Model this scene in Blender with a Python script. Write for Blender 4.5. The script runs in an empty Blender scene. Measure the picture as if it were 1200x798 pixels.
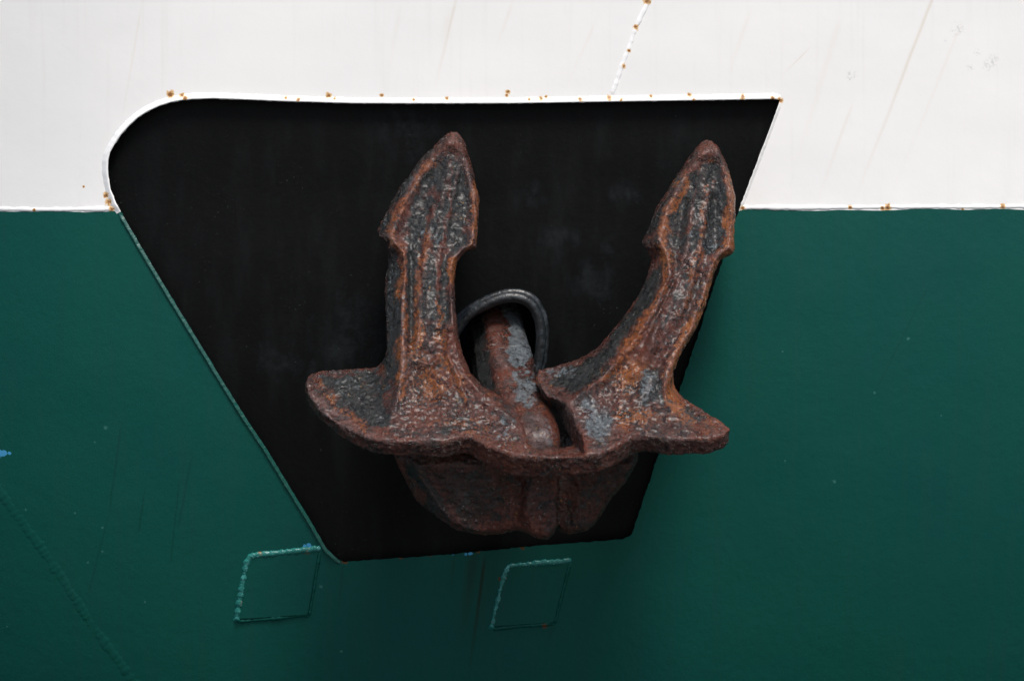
import bpy, bmesh, math, random
import numpy as np
from mathutils import Vector, geometry

# ------------------------------------------------------------------ scene, camera, light
S = bpy.context.scene
D, PX = 14.0, 0.003                 # camera distance from the hull, metres per photograph pixel at the hull
cam_d = bpy.data.cameras.new('camera'); cam = bpy.data.objects.new('camera', cam_d)
S.collection.objects.link(cam)
cam.location = (0, -D, 0); cam.rotation_euler = (math.pi/2, 0, 0)
cam_d.sensor_width = 36; cam_d.lens = 36*D/(1200*PX); cam_d.clip_end = 500
S.camera = cam
SUN_EL, SUN_AZ = math.radians(56), math.radians(12)    # azimuth measured from the camera side, positive = right
w = bpy.data.worlds.new('World'); S.world = w; w.use_nodes = True
nt = w.node_tree; bg = nt.nodes['Background']
sky = nt.nodes.new('ShaderNodeTexSky'); sky.sky_type = 'NISHITA'; sky.sun_disc = False
sky.sun_elevation = SUN_EL; sky.dust_density = 3.0; sky.air_density = 1.0; sky.ozone_density = 1.0
to_sun = Vector((math.sin(SUN_AZ)*math.cos(SUN_EL), -math.cos(SUN_AZ)*math.cos(SUN_EL), math.sin(SUN_EL)))
sky.sun_rotation = math.atan2(to_sun.x, to_sun.y)
nt.links.new(sky.outputs[0], bg.inputs[0]); bg.inputs[1].default_value = 0.095
sd = bpy.data.lights.new('sun', 'SUN'); sd.energy = 2.2; sd.angle = math.radians(18); sd.color = (1, .965, .92)
sun = bpy.data.objects.new('sun', sd); S.collection.objects.link(sun)
sun.rotation_euler = to_sun.to_track_quat('Z', 'Y').to_euler()
S.view_settings.view_transform = 'Standard'; S.view_settings.look = 'None'
S.view_settings.exposure = 0.50; S.view_settings.gamma = 1
random.seed(4)

# ------------------------------------------------------------------ helpers
def hull_y(x, z):
    """depth of the hull skin: turns away to the left and right and tucks under towards the keel"""
    x = np.clip(x, -4, 4); z = np.asarray(z, dtype=float)
    dn = np.clip(0.5 - z, 0, 3.0); up = np.clip(z - 0.5, 0, 4)
    lf = np.clip(-0.9 - x, 0, 3.0); rt = np.clip(x - 0.9, 0, 3.0)
    return 0.105*dn**2 + 0.26*lf**2 + 0.05*rt**2 - 0.06*up  # curvature shaped to darken the left side and the bottom
def at(px, py, y=0.0):
    k = (D + y)/D*PX
    return ((px-600)*k, y, (399-py)*k)
def hat(px, py, off=0.0):
    """point on the hull skin, off metres proud of it"""
    y = 0.0
    for _ in range(6):
        p = at(px, py, y - off); y = float(hull_y(p[0], p[2]))
    return at(px, py, y - off)
def link(name, me, mat, parent=None):
    o = bpy.data.objects.new(name, me); S.collection.objects.link(o)
    if mat: me.materials.append(mat)
    if parent: o.parent = parent
    return o
def empty(name, loc, label, cat):
    o = bpy.data.objects.new(name, None); S.collection.objects.link(o); o.location = loc
    o['label'] = label; o['category'] = cat
    bpy.context.view_layer.update()
    return o
def mesh(vs, fs, smooth=True, name='m'):
    me = bpy.data.meshes.new(name); me.from_pydata([tuple(map(float, v)) for v in vs], [], fs)
    me.validate(); me.update()
    if smooth: me.polygons.foreach_set('use_smooth', [True]*len(me.polygons))
    return me
def settle(o):
    """keep world position under a parent Empty that is not at the origin"""
    if o.parent: o.matrix_parent_inverse = o.parent.matrix_world.inverted()
def resample(pts, step, closed=False):
    P = [np.array(p, float) for p in pts]
    if closed: P.append(P[0])
    out = []
    for a, b in zip(P[:-1], P[1:]):
        n = max(1, int(round(np.linalg.norm(b-a)/step)))
        out += [a+(b-a)*i/n for i in range(n)]
    if not closed: out.append(P[-1])
    return np.array(out)
def catmull(pts, n=6, closed=False):
    P = np.array(pts, float); m = len(P); out = []
    rng = range(m if closed else m-1)
    for i in rng:
        g = (lambda k: P[k % m]) if closed else (lambda k: P[min(max(k, 0), m-1)])
        p0, p1, p2, p3 = g(i-1), g(i), g(i+1), g(i+2)
        for j in range(n):
            t = j/n
            out.append(.5*((2*p1)+(-p0+p2)*t+(2*p0-5*p1+4*p2-p3)*t*t+(-p0+3*p1-3*p2+p3)*t**3))
    if not closed: out.append(P[-1])
    return np.array(out)

# value noise on a lattice, vectorised
_rs = np.random.RandomState(11); LAT = _rs.rand(64, 64, 64).astype(np.float32)
def vnoise(p, scale, seed=0):
    q = p*scale + seed*7.31; i = np.floor(q).astype(np.int64); f = (q-i).astype(np.float32); f = f*f*(3-2*f)
    i &= 63; j = (i+1) & 63
    x0, y0, z0 = i[:, 0], i[:, 1], i[:, 2]; x1, y1, z1 = j[:, 0], j[:, 1], j[:, 2]
    fx, fy, fz = f[:, 0], f[:, 1], f[:, 2]
    def L(a, b, t): return a+(b-a)*t
    return L(L(L(LAT[x0, y0, z0], LAT[x1, y0, z0], fx), L(LAT[x0, y1, z0], LAT[x1, y1, z0], fx), fy),
             L(L(LAT[x0, y0, z1], LAT[x1, y0, z1], fx), L(LAT[x0, y1, z1], LAT[x1, y1, z1], fx), fy), fz)-.5

# ------------------------------------------------------------------ material helpers
class Mat:
    def __init__(s, name):
        s.m = bpy.data.materials.new(name); s.m.use_nodes = True; s.t = s.m.node_tree
        s.b = s.t.nodes['Principled BSDF']
        s.pos = s.n('ShaderNodeNewGeometry').outputs['Position']
    def n(s, typ, **kw):
        nd = s.t.nodes.new(typ)
        for k, v in kw.items(): setattr(nd, k, v)
        return nd
    def put(s, sock, v):
        if hasattr(v, 'is_output') or isinstance(v, bpy.types.NodeSocket): s.t.links.new(v, sock)
        elif isinstance(v, tuple) and len(v) == 3 and sock.type == 'RGBA': sock.default_value = (*v, 1)
        else: sock.default_value = v
    def math(s, op, a, b=0.0, c=None, clamp=False):
        nd = s.n('ShaderNodeMath', operation=op); nd.use_clamp = clamp
        s.put(nd.inputs[0], a); s.put(nd.inputs[1], b)
        if c is not None: s.put(nd.inputs[2], c)
        return nd.outputs[0]
    def noise(s, scale, detail=4, rough=.6, vec=None, dist=0.0):
        nd = s.n('ShaderNodeTexNoise'); s.put(nd.inputs['Vector'], vec if vec is not None else s.pos)
        nd.inputs['Scale'].default_value = scale; nd.inputs['Detail'].default_value = detail
        nd.inputs['Roughness'].default_value = rough; nd.inputs['Distortion'].default_value = dist
        return nd.outputs[0]
    def voro(s, scale, feature='F1', vec=None):
        nd = s.n('ShaderNodeTexVoronoi', feature=feature); s.put(nd.inputs['Vector'], vec if vec is not None else s.pos)
        nd.inputs['Scale'].default_value = scale
        return nd.outputs['Distance']
    def map(s, loc=(0, 0, 0), rot=(0, 0, 0), sc=(1, 1, 1), vec=None):
        nd = s.n('ShaderNodeMapping'); s.put(nd.inputs[0], vec if vec is not None else s.pos)
        nd.inputs[1].default_value = loc; nd.inputs[2].default_value = rot; nd.inputs[3].default_value = sc
        return nd.outputs[0]
    def ramp(s, v, a, b, lo=0.0, hi=1.0):
        nd = s.n('ShaderNodeMapRange'); s.put(nd.inputs[0], v)
        for i, k in enumerate((a, b, lo, hi)): nd.inputs[i+1].default_value = k
        return nd.outputs[0]
    def mix(s, f, a, b, blend='MIX'):
        nd = s.n('ShaderNodeMix', data_type='RGBA', blend_type=blend)
        s.put(nd.inputs[0], f); s.put(nd.inputs[6], a); s.put(nd.inputs[7], b)
        return nd.outputs[2]
    def attr(s, name):
        return s.n('ShaderNodeAttribute', attribute_name=name).outputs['Fac']
    def bump(s, h, dist, strength=1.0, nrm=None):
        nd = s.n('ShaderNodeBump'); s.put(nd.inputs['Height'], h)
        nd.inputs['Distance'].default_value = dist; nd.inputs['Strength'].default_value = strength
        if nrm is not None: s.put(nd.inputs['Normal'], nrm)
        return nd.outputs[0]
    def out(s, col=None, rough=None, nrm=None, spec=None, coat=None):
        if col is not None: s.put(s.b.inputs['Base Color'], col)
        if rough is not None: s.put(s.b.inputs['Roughness'], rough)
        if nrm is not None: s.put(s.b.inputs['Normal'], nrm)
        if spec is not None: s.b.inputs['Specular IOR Level'].default_value = spec
        return s.m
    def flat_pos(s):
        """position with the depth axis dropped, slightly wobbled"""
        sp = s.n('ShaderNodeSeparateXYZ'); s.put(sp.inputs[0], s.pos)
        return sp.outputs[0], sp.outputs[2]
    def spot(s, px, py, r, wob):
        x, _, z = hat(px, py); X, Z = s.flat_pos()
        dx = s.math('SUBTRACT', X, x); dz = s.math('SUBTRACT', Z, z)
        d = s.math('SQRT', s.math('ADD', s.math('MULTIPLY', dx, dx), s.math('MULTIPLY', dz, dz)))
        d = s.math('ADD', d, s.math('MULTIPLY', wob, r*PX*1.6))
        return s.ramp(d, r*PX, r*PX*.25)
    def streak(s, p0, p1, wpx, wob, amp, fade=True):
        """soft line between two photograph points"""
        a = hat(*p0); b = hat(*p1); X, Z = s.flat_pos()
        ux, uz = b[0]-a[0], b[2]-a[2]; L = math.hypot(ux, uz); ux /= L; uz /= L
        dx = s.math('SUBTRACT', X, a[0]); dz = s.math('SUBTRACT', Z, a[2])
        u = s.math('ADD', s.math('MULTIPLY', dx, ux), s.math('MULTIPLY', dz, uz))
        v = s.math('ABSOLUTE', s.math('ADD', s.math('SUBTRACT', s.math('MULTIPLY', dx, uz), s.math('MULTIPLY', dz, ux)),
                   s.math('MULTIPLY', wob, .012)))
        m = s.ramp(v, wpx*PX, 0)
        e = s.math('MULTIPLY', s.ramp(u, -.01, .05), s.ramp(u, L, L*(.3 if fade else .93)))
        return s.math('MULTIPLY', s.math('MULTIPLY', m, e), amp)

def white_paint(name='white_hull_paint', rim=False):
    m = Mat(name)
    w0 = m.math('SUBTRACT', m.noise(90, 3), .5); wl = m.math('SUBTRACT', m.noise(2.2, 3), .5)
    run = m.noise(1.0, 4, .6, m.map(rot=(0, math.radians(-17), 0), sc=(26, 1, 1.0)))
    col = m.mix(m.ramp(run, .55, .85, 0, .6), (.87, .862, .84), (.77, .75, .71))
    col = m.mix(m.ramp(m.noise(1.6, 5), .35, .7, 0, .4), col, (.80, .81, .805))
    # grime streaks running down the plate
    tan = None
    for p0, p1, wd, am in [((536, -5), (508, 108), 3, .28), ((528, 10), (516, 60), 6, .12), ((1096, -10), (1000, 240), 3, .34), ((1000, 120), (955, 245), 3, .16),
                           ((602, 0), (580, 60), 3, .14), ((700, 20), (660, 110), 2.5, .10), ((950, 55), (915, 90), 1.5, .3), ((1130, 20), (1040, 240), 3, .10),
                           ((880, 10), (850, 100), 4, .1), ((165, 10), (140, 160), 2, .14), ((985, 20), (925, 220), 6, .08), ((470, 5), (452, 100), 4, .08)]:
        k = m.streak(p0, p1, wd, wl, am)
        tan = k if tan is None else m.math('MAXIMUM', tan, k)
    col = m.mix(tan, col, (.56, .44, .27))
    if rim: col = (.92, .92, .91)
    # rust spots where the paint has broken
    rs = None
    for px, py, r in [(200, 111, 7), (213, 112, 4.5), (217, 115, 4), (124, 229, 5), (127, 237, 6), (131, 245, 5), (335, 115, 3), (350, 117, 3.5), (385, 112, 5), (392, 116, 3), (447, 112, 3.5),
                      (485, 117, 3), (524, 116, 4), (595, 108, 4), (594, 112, 3), (620, 117, 3), (634, 116, 4), (680, 117, 4), (714, 115, 5), (728, 117, 3), (763, 113, 3.5),
                      (808, 112, 4), (813, 117, 3), (870, 114, 5), (905, 115, 4), (914, 118, 5), (1040, 243, 6), (1034, 244, 4), (1175, 242, 5), (870, 244, 4), (996, 243, 4),
                      (40, 246, 3), (98, 219, 2), (1128, 246, 3), (640, 114, 3), (745, 32, 5), (758, 2, 6), (731, 78, 4), (737, 60, 3), (1138, 50, 0.1)]:
        k = m.spot(px, py, r*.88, w0)
        rs = k if rs is None else m.math('MAXIMUM', rs, k)
    col = m.mix(m.ramp(rs, .02, .5, 0, .85), col, (.72, .40, .10))
    col = m.mix(m.ramp(rs, .55, .95, 0, .92), col, (.20, .075, .02))
    # scuffs
    sc = None
    for px, py, r in [(1163, 72, 9), (1157, 77, 7), (1137, 80, 5), (1124, 33, 9), (1118, 38, 6), (998, 88, 6), (995, 92, 4), (1108, 47, 3), (1145, 62, 5)]:
        k = m.spot(px, py, r, w0)
        sc = k if sc is None else m.math('MAXIMUM', sc, k)
    sc = m.math('MULTIPLY', sc, m.ramp(m.noise(120, 3), .48, .6))
    col = m.mix(m.math('MULTIPLY', sc, .45), col, (.40, .42, .42))
    fine = m.ramp(m.noise(170, 3), .66, .72, 0, .22)
    col = m.mix(m.math('MULTIPLY', fine, m.ramp(m.noise(3, 2), .5, .65)), col, (.5, .5, .48))
    n = m.bump(m.noise(1.3, 2), .02, .7); n = m.bump(m.noise(16, 3), .0010, .8, n); n = m.bump(m.noise(200, 2), .0002, .6, n)
    return m.out(col, m.ramp(m.noise(9, 4), .3, .7, .38, .55), n, .4)

def green_paint():
    m = Mat('green_hull_paint')
    w0 = m.math('SUBTRACT', m.noise(90, 3), .5); wl = m.math('SUBTRACT', m.noise(2.2, 3), .5)
    col = m.mix(m.ramp(m.noise(1.1, 4), .35, .68), (.0022, .073, .054), (.0030, .065, .055))
    run = m.noise(1.0, 5, .65, m.map(rot=(0, math.radians(-12), 0), sc=(20, 1, 1.2)))
    col = m.mix(m.ramp(run, .5, .75, 0, .45), col, (.0095, .060, .053))
    tan = None
    for p0, p1, wd, am in [((568, 650), (548, 800), 3.5, .95), ((556, 640), (540, 760), 10, .5), ((532, 645), (527, 700), 3, .4), ((402, 655), (396, 725), 3, .35), ((575, 650), (560, 760), 14, .16),
                           ((648, 728), (640, 760), 5, .3)]:
        k = m.streak(p0, p1, wd, wl, am); tan = k if tan is None else m.math('MAXIMUM', tan, k)
    col = m.mix(tan, col, (.010, .024, .012))
    dk = None
    for p0, p1, wd, am in [((142, 495), (128, 600), 2.2, .28), ((128, 600), (102, 700), 2.2, .22), ((225, 530), (208, 620), 2.5, .25), ((170, 570), (162, 625), 2, .35), ((1090, 330), (1025, 460), 1.6, .2),
                           ((210, 560), (200, 660), 2, .3)]:
        k = m.streak(p0, p1, wd, wl, am, False); dk = k if dk is None else m.math('MAXIMUM', dk, k)
    col = m.mix(dk, col, (.0025, .020, .019))
    # chips: pale flecks of undercoat
    rs = None
    for px, py, r in [(124, 501, 3), (1064, 397, 2.5), (1025, 460, 2), (978, 564, 2.5), (88, 601, 1.8), (120, 618, 1.8), (120, 646, 1.8), (170, 705, 2), (103, 659, 1.6), (1103, 487, 1.6), (376, 687, 3),
                      (400, 763, 2), (920, 540, 1.5), (8, 734, 1.5), (30, 597, 1.6), (111, 518, 1.5), (917, 412, 1.5)]:
        k = m.spot(px, py, r, w0); rs = k if rs is None else m.math('MAXIMUM', rs, k)
    col = m.mix(m.math('MULTIPLY', rs, .5), col, (.07, .22, .20))
    bl = None
    for px, py, r in [(0, 531, 5), (5, 531, 4), (11, 531, 2.5), (362, 639, 3.6), (357, 640, 3), (530, 648, 3), (536, 647, 2.5), (551, 648, 3), (546, 649, 2)]:
        k = m.spot(px, py, r, w0); bl = k if bl is None else m.math('MAXIMUM', bl, k)
    col = m.mix(m.ramp(bl, .1, .4, 0, .9), col, (.06, .30, .55))
    ru = None
    for px, py, r in [(359, 645, 5), (505, 649, 4), (404, 657, 5), (638, 733, 4), (586, 678, 3), (470, 653, 3), (560, 646, 3), (612, 642, 3)]:
        k = m.spot(px, py, r, w0); ru = k if ru is None else m.math('MAXIMUM', ru, k)
    col = m.mix(m.ramp(ru, .1, .6, 0, .85), col, (.10, .042, .015))
    n = m.bump(m.noise(1.5, 2), .014, .8); n = m.bump(m.noise(26, 3), .0016, .9, n); n = m.bump(m.noise(210, 2), .0004, .8, n)
    return m.out(col, m.ramp(m.noise(6, 4), .3, .7, .40, .58), n, .16)

def black_paint():
    m = Mat('black_pocket_paint')
    wl2 = m.math('SUBTRACT', m.noise(9, 5, .7, m.map(rot=(0, math.radians(-30), 0), sc=(2.2, 1, .8))), .5)
    w0 = m.math('SUBTRACT', m.noise(60, 4), .5)
    sm = m.noise(1.0, 5, .65, m.map(rot=(0, math.radians(20), 0), sc=(9, 1, 2.2)))
    col = m.mix(m.ramp(sm, .5, .8, 0, .8), (.0030, .0033, .0034), (.0075, .0088, .0090))
    sp = None
    for px, py, r, in [(480, 155, 34), (620, 232, 16), (410, 395, 40), (650, 280, 22), (715, 290, 18), (690, 330, 24), (400, 430, 30), (445, 510, 20), (505, 145, 12), (735, 225, 14), (330, 420, 22)]:
        k = m.spot(px, py, r*1.3, m.math('MULTIPLY', wl2, 2.2)); sp = k if sp is None else m.math('MAXIMUM', sp, k)
    sp = m.math('MULTIPLY', sp, m.ramp(m.noise(14, 6, .7), .42, .72))
    col = m.mix(m.math('MULTIPLY', sp, .75), col, (.015, .019, .021))
    fl = m.math('MULTIPLY', m.ramp(m.noise(150, 2), .70, .76), m.ramp(m.noise(5, 3), .5, .6))
    col = m.mix(m.math('MULTIPLY', fl, .6), col, (.10, .11, .11))
    n = m.bump(m.noise(2.0, 2), .02, .7); n = m.bump(m.noise(40, 3), .0015, .8, n)
    return m.out(col, m.ramp(sm, .3, .8, .45, .65), n, .10)

def bead_paint(name, base, worn, rustiness, gloss=.35, bum=.004):
    m = Mat(name)
    nz = m.noise(60, 4, .65)
    col = m.mix(m.ramp(nz, .55, .68), base, worn)
    if rustiness:
        r = m.math('MULTIPLY', m.ramp(m.noise(18, 3), .66-rustiness*.1, .74-rustiness*.1), m.ramp(nz, .4, .6))
        col = m.mix(r, col, (.30, .12, .03))
    n = m.bump(m.noise(75, 3), bum, .9)
    return m.out(col, gloss, n, .5)

def rust_iron(name):
    m = Mat(name)
    big = m.noise(5.5, 5, .62, dist=.3); mid = m.noise(21, 6, .72, dist=.6); fin = m.noise(80, 5, .72, dist=.3); vf = m.noise(210, 3, .7)
    dark, grey, edge, orng = m.attr('dark'), m.attr('grey'), m.attr('edge'), m.attr('orange')
    fc = m.math('SUBTRACT', fin, .5); mc = m.math('SUBTRACT', mid, .5)
    base = m.mix(m.ramp(m.math('ADD', mid, m.math('MULTIPLY', fc, .6)), .40, .60), (.011, .0048, .0042), (.115, .025, .012))
    base = m.mix(m.ramp(m.math('ADD', big, m.math('MULTIPLY', fc, .9)), .46, .62, 0, .8), base, (.18, .040, .016))
    # bright orange bloom
    o = m.math('ADD', m.math('MULTIPLY', orng, .40), m.math('ADD', m.math('MULTIPLY', mid, .8), m.math('MULTIPLY', fc, 1.1)))
    base = m.mix(m.ramp(o, .56, .72, 0, .95), base, m.mix(m.ramp(vf, .4, .6), (.30, .070, .012), (.50, .16, .022)))
    # tar black coat on hollows and faces; shade painted into left-facing sides
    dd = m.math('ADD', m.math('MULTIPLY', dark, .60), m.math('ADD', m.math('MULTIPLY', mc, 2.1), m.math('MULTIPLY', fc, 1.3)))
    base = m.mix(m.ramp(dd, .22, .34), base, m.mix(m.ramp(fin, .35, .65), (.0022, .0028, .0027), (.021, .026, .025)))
    # blue grey patches painting sky sheen onto the brighter facets
    gg = m.math('ADD', m.math('MULTIPLY', grey, .72), m.math('ADD', m.math('MULTIPLY', mc, 1.8), m.math('MULTIPLY', fc, 1.2)))
    base = m.mix(m.ramp(gg, .34, .50, 0, .92), base, m.mix(m.ramp(fin, .38, .62), (.060, .075, .085), (.21, .26, .29)))
    # mauve highlights painted along ridges and convex edges
    ee = m.math('MULTIPLY', edge, m.ramp(m.math('ADD', m.math('MULTIPLY', mid, .5), m.math('MULTIPLY', vf, .5)), .42, .56))
    base = m.mix(m.math('MULTIPLY', ee, .6), base, m.mix(m.ramp(m.math('ADD', big, fc), .40, .56), (.36, .22, .20), (.26, .060, .024)))
    f1 = m.math('MULTIPLY', m.ramp(m.noise(120, 2, .5), .68, .71), m.ramp(m.noise(9, 3), .50, .58))
    base = m.mix(m.math('MULTIPLY', f1, .9), base, (.60, .30, .065))
    f2 = m.math('MULTIPLY', m.ramp(m.noise(95, 2, .5, m.map(loc=(3, 5, 1))), .68, .71), m.ramp(m.noise(7, 3, .6, m.map(loc=(9, 2, 4))), .48, .58))
    base = m.mix(m.math('MULTIPLY', f2, .85), base, (.50, .47, .47))
    pit = m.voro(74, vec=m.map(sc=(1, 1, .8)))
    n = m.bump(mid, .022, .8)
    n = m.bump(m.ramp(pit, .0, .45), .008, .8, n)
    n = m.bump(fin, .028, 1.0, n); n = m.bump(vf, .009, 1.0, n)
    rgh = m.ramp(m.math('ADD', m.noise(26, 4), m.math('MULTIPLY', fc, .5)), .36, .62, .13, .46)
    m.b.inputs['Coat Weight'].default_value = .16; m.b.inputs['Coat Roughness'].default_value = .22
    return m.out(base, rgh, n, .8)

M_WHITE, M_GREEN, M_BLACK = white_paint(), green_paint(), black_paint()
M_RIM = white_paint('white_rim_paint', True)

# ------------------------------------------------------------------ unseen ground plane, added to bounce light up onto hull and crown
qm = Mat('bounce_ground_concrete'); qn = qm.noise(1.3, 6)
qm.out(qm.mix(qn, (.09, .09, .088), (.15, .148, .14)), .85, qm.bump(qm.noise(30, 4), .01))
qo = link('bounce_ground', mesh([(-60, -80, -3.6), (60, -80, -3.6), (60, -1.2, -3.6), (-60, -1.2, -3.6)], [(0, 1, 2, 3)], False), qm.m); qo['kind'] = 'structure'

# ------------------------------------------------------------------ the ship's side
ship = empty('ship', (0, 0, -3.2), 'steel ship hull painted white above and green below around a black anchor pocket', 'ship')
ship['label'] = 'white over green steel ship side with a black pocket behind the anchor'
pocket_l = [(397, 656), (383, 643), (362, 607), (338, 568), (312, 525), (289, 491), (262, 448), (232, 399), (200, 347), (170, 297), (156, 273), (145, 254), (136, 238), (129.6, 222), (126.6, 204), (126.6, 189)]
pocket_t = [(129, 179), (134, 170), (142, 158), (152, 147), (162, 138), (174, 130.5), (187, 124.5), (200, 120.3), (212, 118), (226, 116.6), (251, 115.8), (290, 117.3), (330, 119), (415, 121.5), (500, 121.8), (600, 121.5), (720, 119.5), (820, 118), (908, 116.5), (914, 117.5)]
pocket_r = [(913, 122), (866, 246), (820, 386), (780, 507), (742, 621), (738, 628), (730, 631.5), (705, 633.5), (600, 642), (520, 650), (430, 656), (404, 658)]
OUT = pocket_l+pocket_t+pocket_r
OUTR = resample(OUT, 4, True)
# slightly ragged hand cut paint edge
for i, p in enumerate(OUTR):
    OUTR[i] = p + np.array([random.uniform(-.7, .7), random.uniform(-.7, .7)])
WL = 247.5                         # the row of the white / green boundary
def cdt(loops, inner_pts, keep):
    vs = []; ed = []
    for L in loops:
        b = len(vs); vs += [Vector(p) for p in L]; ed += [(b+i, b+(i+1) % len(L)) for i in range(len(L))]
    vs += [Vector(p) for p in inner_pts]
    r = geometry.delaunay_2d_cdt(vs, ed, [], 0, 1e-4)
    V, F = r[0], r[2]; F2 = []
    for f in F:
        c = sum((V[i] for i in f), Vector((0, 0)))/len(f)
        if keep(c): F2.append(tuple(reversed(f)) if geometry.normal([Vector((V[i].x, 0, -V[i].y)) for i in f]).y > 0 else tuple(f))
    return V, F2
def inside(p, poly):
    x, y = p[0], p[1]; c = False; n = len(poly)
    for i in range(n):
        x1, y1 = poly[i]; x2, y2 = poly[i-1]
        if (y1 > y) != (y2 > y) and x < (x2-x1)*(y-y1)/(y2-y1)+x1: c = not c
    return c
X0, X1, Y0, Y1 = -1100, 2300, -700, 1450
pl = [tuple(p) for p in OUTR]
def wob(x): return .8*math.sin(x*.021)+.6*math.sin(x*.067+1)+random.uniform(-.35, .35)
def split_poly(above):
    """hull outline on one side of the colour boundary, following the pocket edge"""
    ups = [p for p in pl if p[1] < WL]
    # the loop starts low on the left edge, climbs, crosses the top, comes down the right edge
    idx = [i for i, p in enumerate(pl) if p[1] < WL]; a, b = idx[0], idx[-1]
    top = pl[a:b+1]; low = pl[b+1:]+pl[:a]
    lft = (top[0][0]+(low[-1][0]-top[0][0])*.5, WL); rgt = ((top[-1][0]+low[0][0])/2, WL)
    bl = [(x, WL+wob(x)) for x in np.arange(X0, lft[0]-3, 8)]; br = [(x, WL-1.5+wob(x)) for x in np.arange(rgt[0]+6, X1, 8)]+[(X1, WL)]
    if above: return [(X0, Y0)]+bl+[lft]+top+[rgt]+br+[(X1, Y0)]
    return [(X0, Y1)]+bl+[lft]+low[::-1]+[rgt]+br+[(X1, Y1)]
random.seed(7); PU = split_poly(True); random.seed(7); PLW = split_poly(False)
def plate(poly, name, mat, label):
    ip = []
    for gx in np.arange(X0+40, X1, 45):
        for gy in np.arange(Y0+40, Y1, 45):
            if inside((gx, gy), poly): ip.append((gx+.3*math.sin(gy), gy+.2))
    V, F = cdt([poly], ip, lambda c: inside(c, poly))
    o = link(name, mesh([hat(v.x, v.y) for v in V], F, True), mat, ship); settle(o)
    o['label'] = label
    return o
plate(PU, 'topside_plating', M_WHITE, 'white painted hull plating with tan grime streaks')
plate(PLW, 'lower_plating', M_GREEN, 'dark green painted hull plating')

# pocket: floor set back, with the mouth of the hawse pipe
RING = catmull([(536, 381), (552, 364), (580, 350), (602, 345.5), (621, 351.5), (632, 367), (636.5, 390), (634, 420), (622, 455), (592, 474), (557, 465), (534, 435), (527.5, 403)], 8, True)
rc = RING.mean(axis=0)
HOLE = [tuple(p) for p in (rc+(RING-rc)*1.04)]
REC = .035
pin = [tuple(p) for p in OUTR]
ip = [(gx+.01*gy, gy) for gx in range(130, 920, 26) for gy in range(118, 660, 26) if inside((gx, gy), pin) and not inside((gx, gy), HOLE)]
V, F = cdt([pin, HOLE], ip, lambda c: inside(c, pin) and not inside(c, HOLE))
fo = link('anchor_pocket', mesh([hat(v.x, v.y, -REC) for v in V], F, True), M_BLACK, ship); settle(fo)
fo['label'] = 'black painted recess behind the rusty anchor'

M_RW_ = bead_paint('white_rim_paint', (.90, .90, .89), (.84, .83, .80), 0, .35, .002)
M_RG = bead_paint('green_rim_paint', (.0075, .075, .060), (.012, .10, .085), .15, .34, .003)
M_RL = bead_paint('lit_green_bead_paint', (.016, .16, .14), (.09, .33, .33), .4, .22, .004)  # paler green puts the light on top and left beads into the colour

def rim(pts, width, h, mat, name, parent, label=None, wpx=None, rough=.0012, side=1, inward=False):
    """raised weld and lip that follows the pocket edge; profile goes from the pocket floor over the lip to the hull"""
    P = np.array(pts); n = len(P); vs = []; fs = []
    T = np.gradient(P, axis=0); T /= np.linalg.norm(T, axis=1)[:, None]+1e-9
    N = np.stack([T[:, 1], -T[:, 0]], 1)*side
    prof = ([(0.0, .0015), (.4, h*.55), (.72, h), (.85, h*.8), (1.0, -.002)] if inward else [(0.0, h*.75), (.08, h), (.3, h*.82), (.65, h*.42), (1.0, -.001)])
    for i in range(n):
        e = min(1, min(i, n-1-i)/4+.15)
        j = random.uniform(-1, 1)
        for a, b in prof:
            q = P[i]+N[i]*a*width*(.9+.1*e+.06*j)*(1 if a else 0)
            vs.append(hat(q[0], q[1], b*(e if b > 0 else 1)+(rough*random.uniform(-1, 1) if b > 0 else 0)))
    k = len(prof)
    for i in range(n-1):
        for j in range(k-1):
            fs.append((i*k+j, (i+1)*k+j, (i+1)*k+j+1, i*k+j+1))
    o = link(name, mesh(vs, fs, True), mat, parent); settle(o)
    bm = bmesh.new(); bm.from_mesh(o.data); bmesh.ops.recalc_face_normals(bm, faces=bm.faces); bm.to_mesh(o.data); bm.free()
    if label: o['label'] = label
    return o
fine = resample(OUT, 2.2, True)
idx = [i for i, p in enumerate(fine) if p[1] < WL]; a, b = idx[0], idx[-1]
white_loop = fine[a-1:b+1]; rest = np.concatenate([fine[b:], fine[:a]])
# sharp corner of the pocket at upper right splits the white rim
corner = int(np.argmax(white_loop[:, 0]-white_loop[:, 1]*.5))
rim(white_loop[:corner+1], 7.2, .012, M_RIM, 'pocket_rim', ship, 'bright white raised rim with rust spots along the pocket top', rough=.0006)
rim(white_loop[corner:], 4, .006, M_WHITE, 'pocket_rim', ship, 'white rim down the slanting right edge of the pocket')
cl = [i for i, p in enumerate(rest) if p[0] < 400 and p[1] > 650][0]
wv = []; nO = len(OUTR)
for p in OUTR: wv += [hat(p[0], p[1], -.0005), hat(p[0], p[1], -REC-.003)]
pw = link('pocket_wall', mesh(wv, [(i*2, (i+1) % nO*2, (i+1) % nO*2+1, i*2+1) for i in range(nO)]), M_BLACK, ship); settle(pw)
rim(rest[cl:], 5.0, .008, M_RG, 'pocket_rim', ship, 'light green rim up the left edge of the pocket', inward=True)

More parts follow.
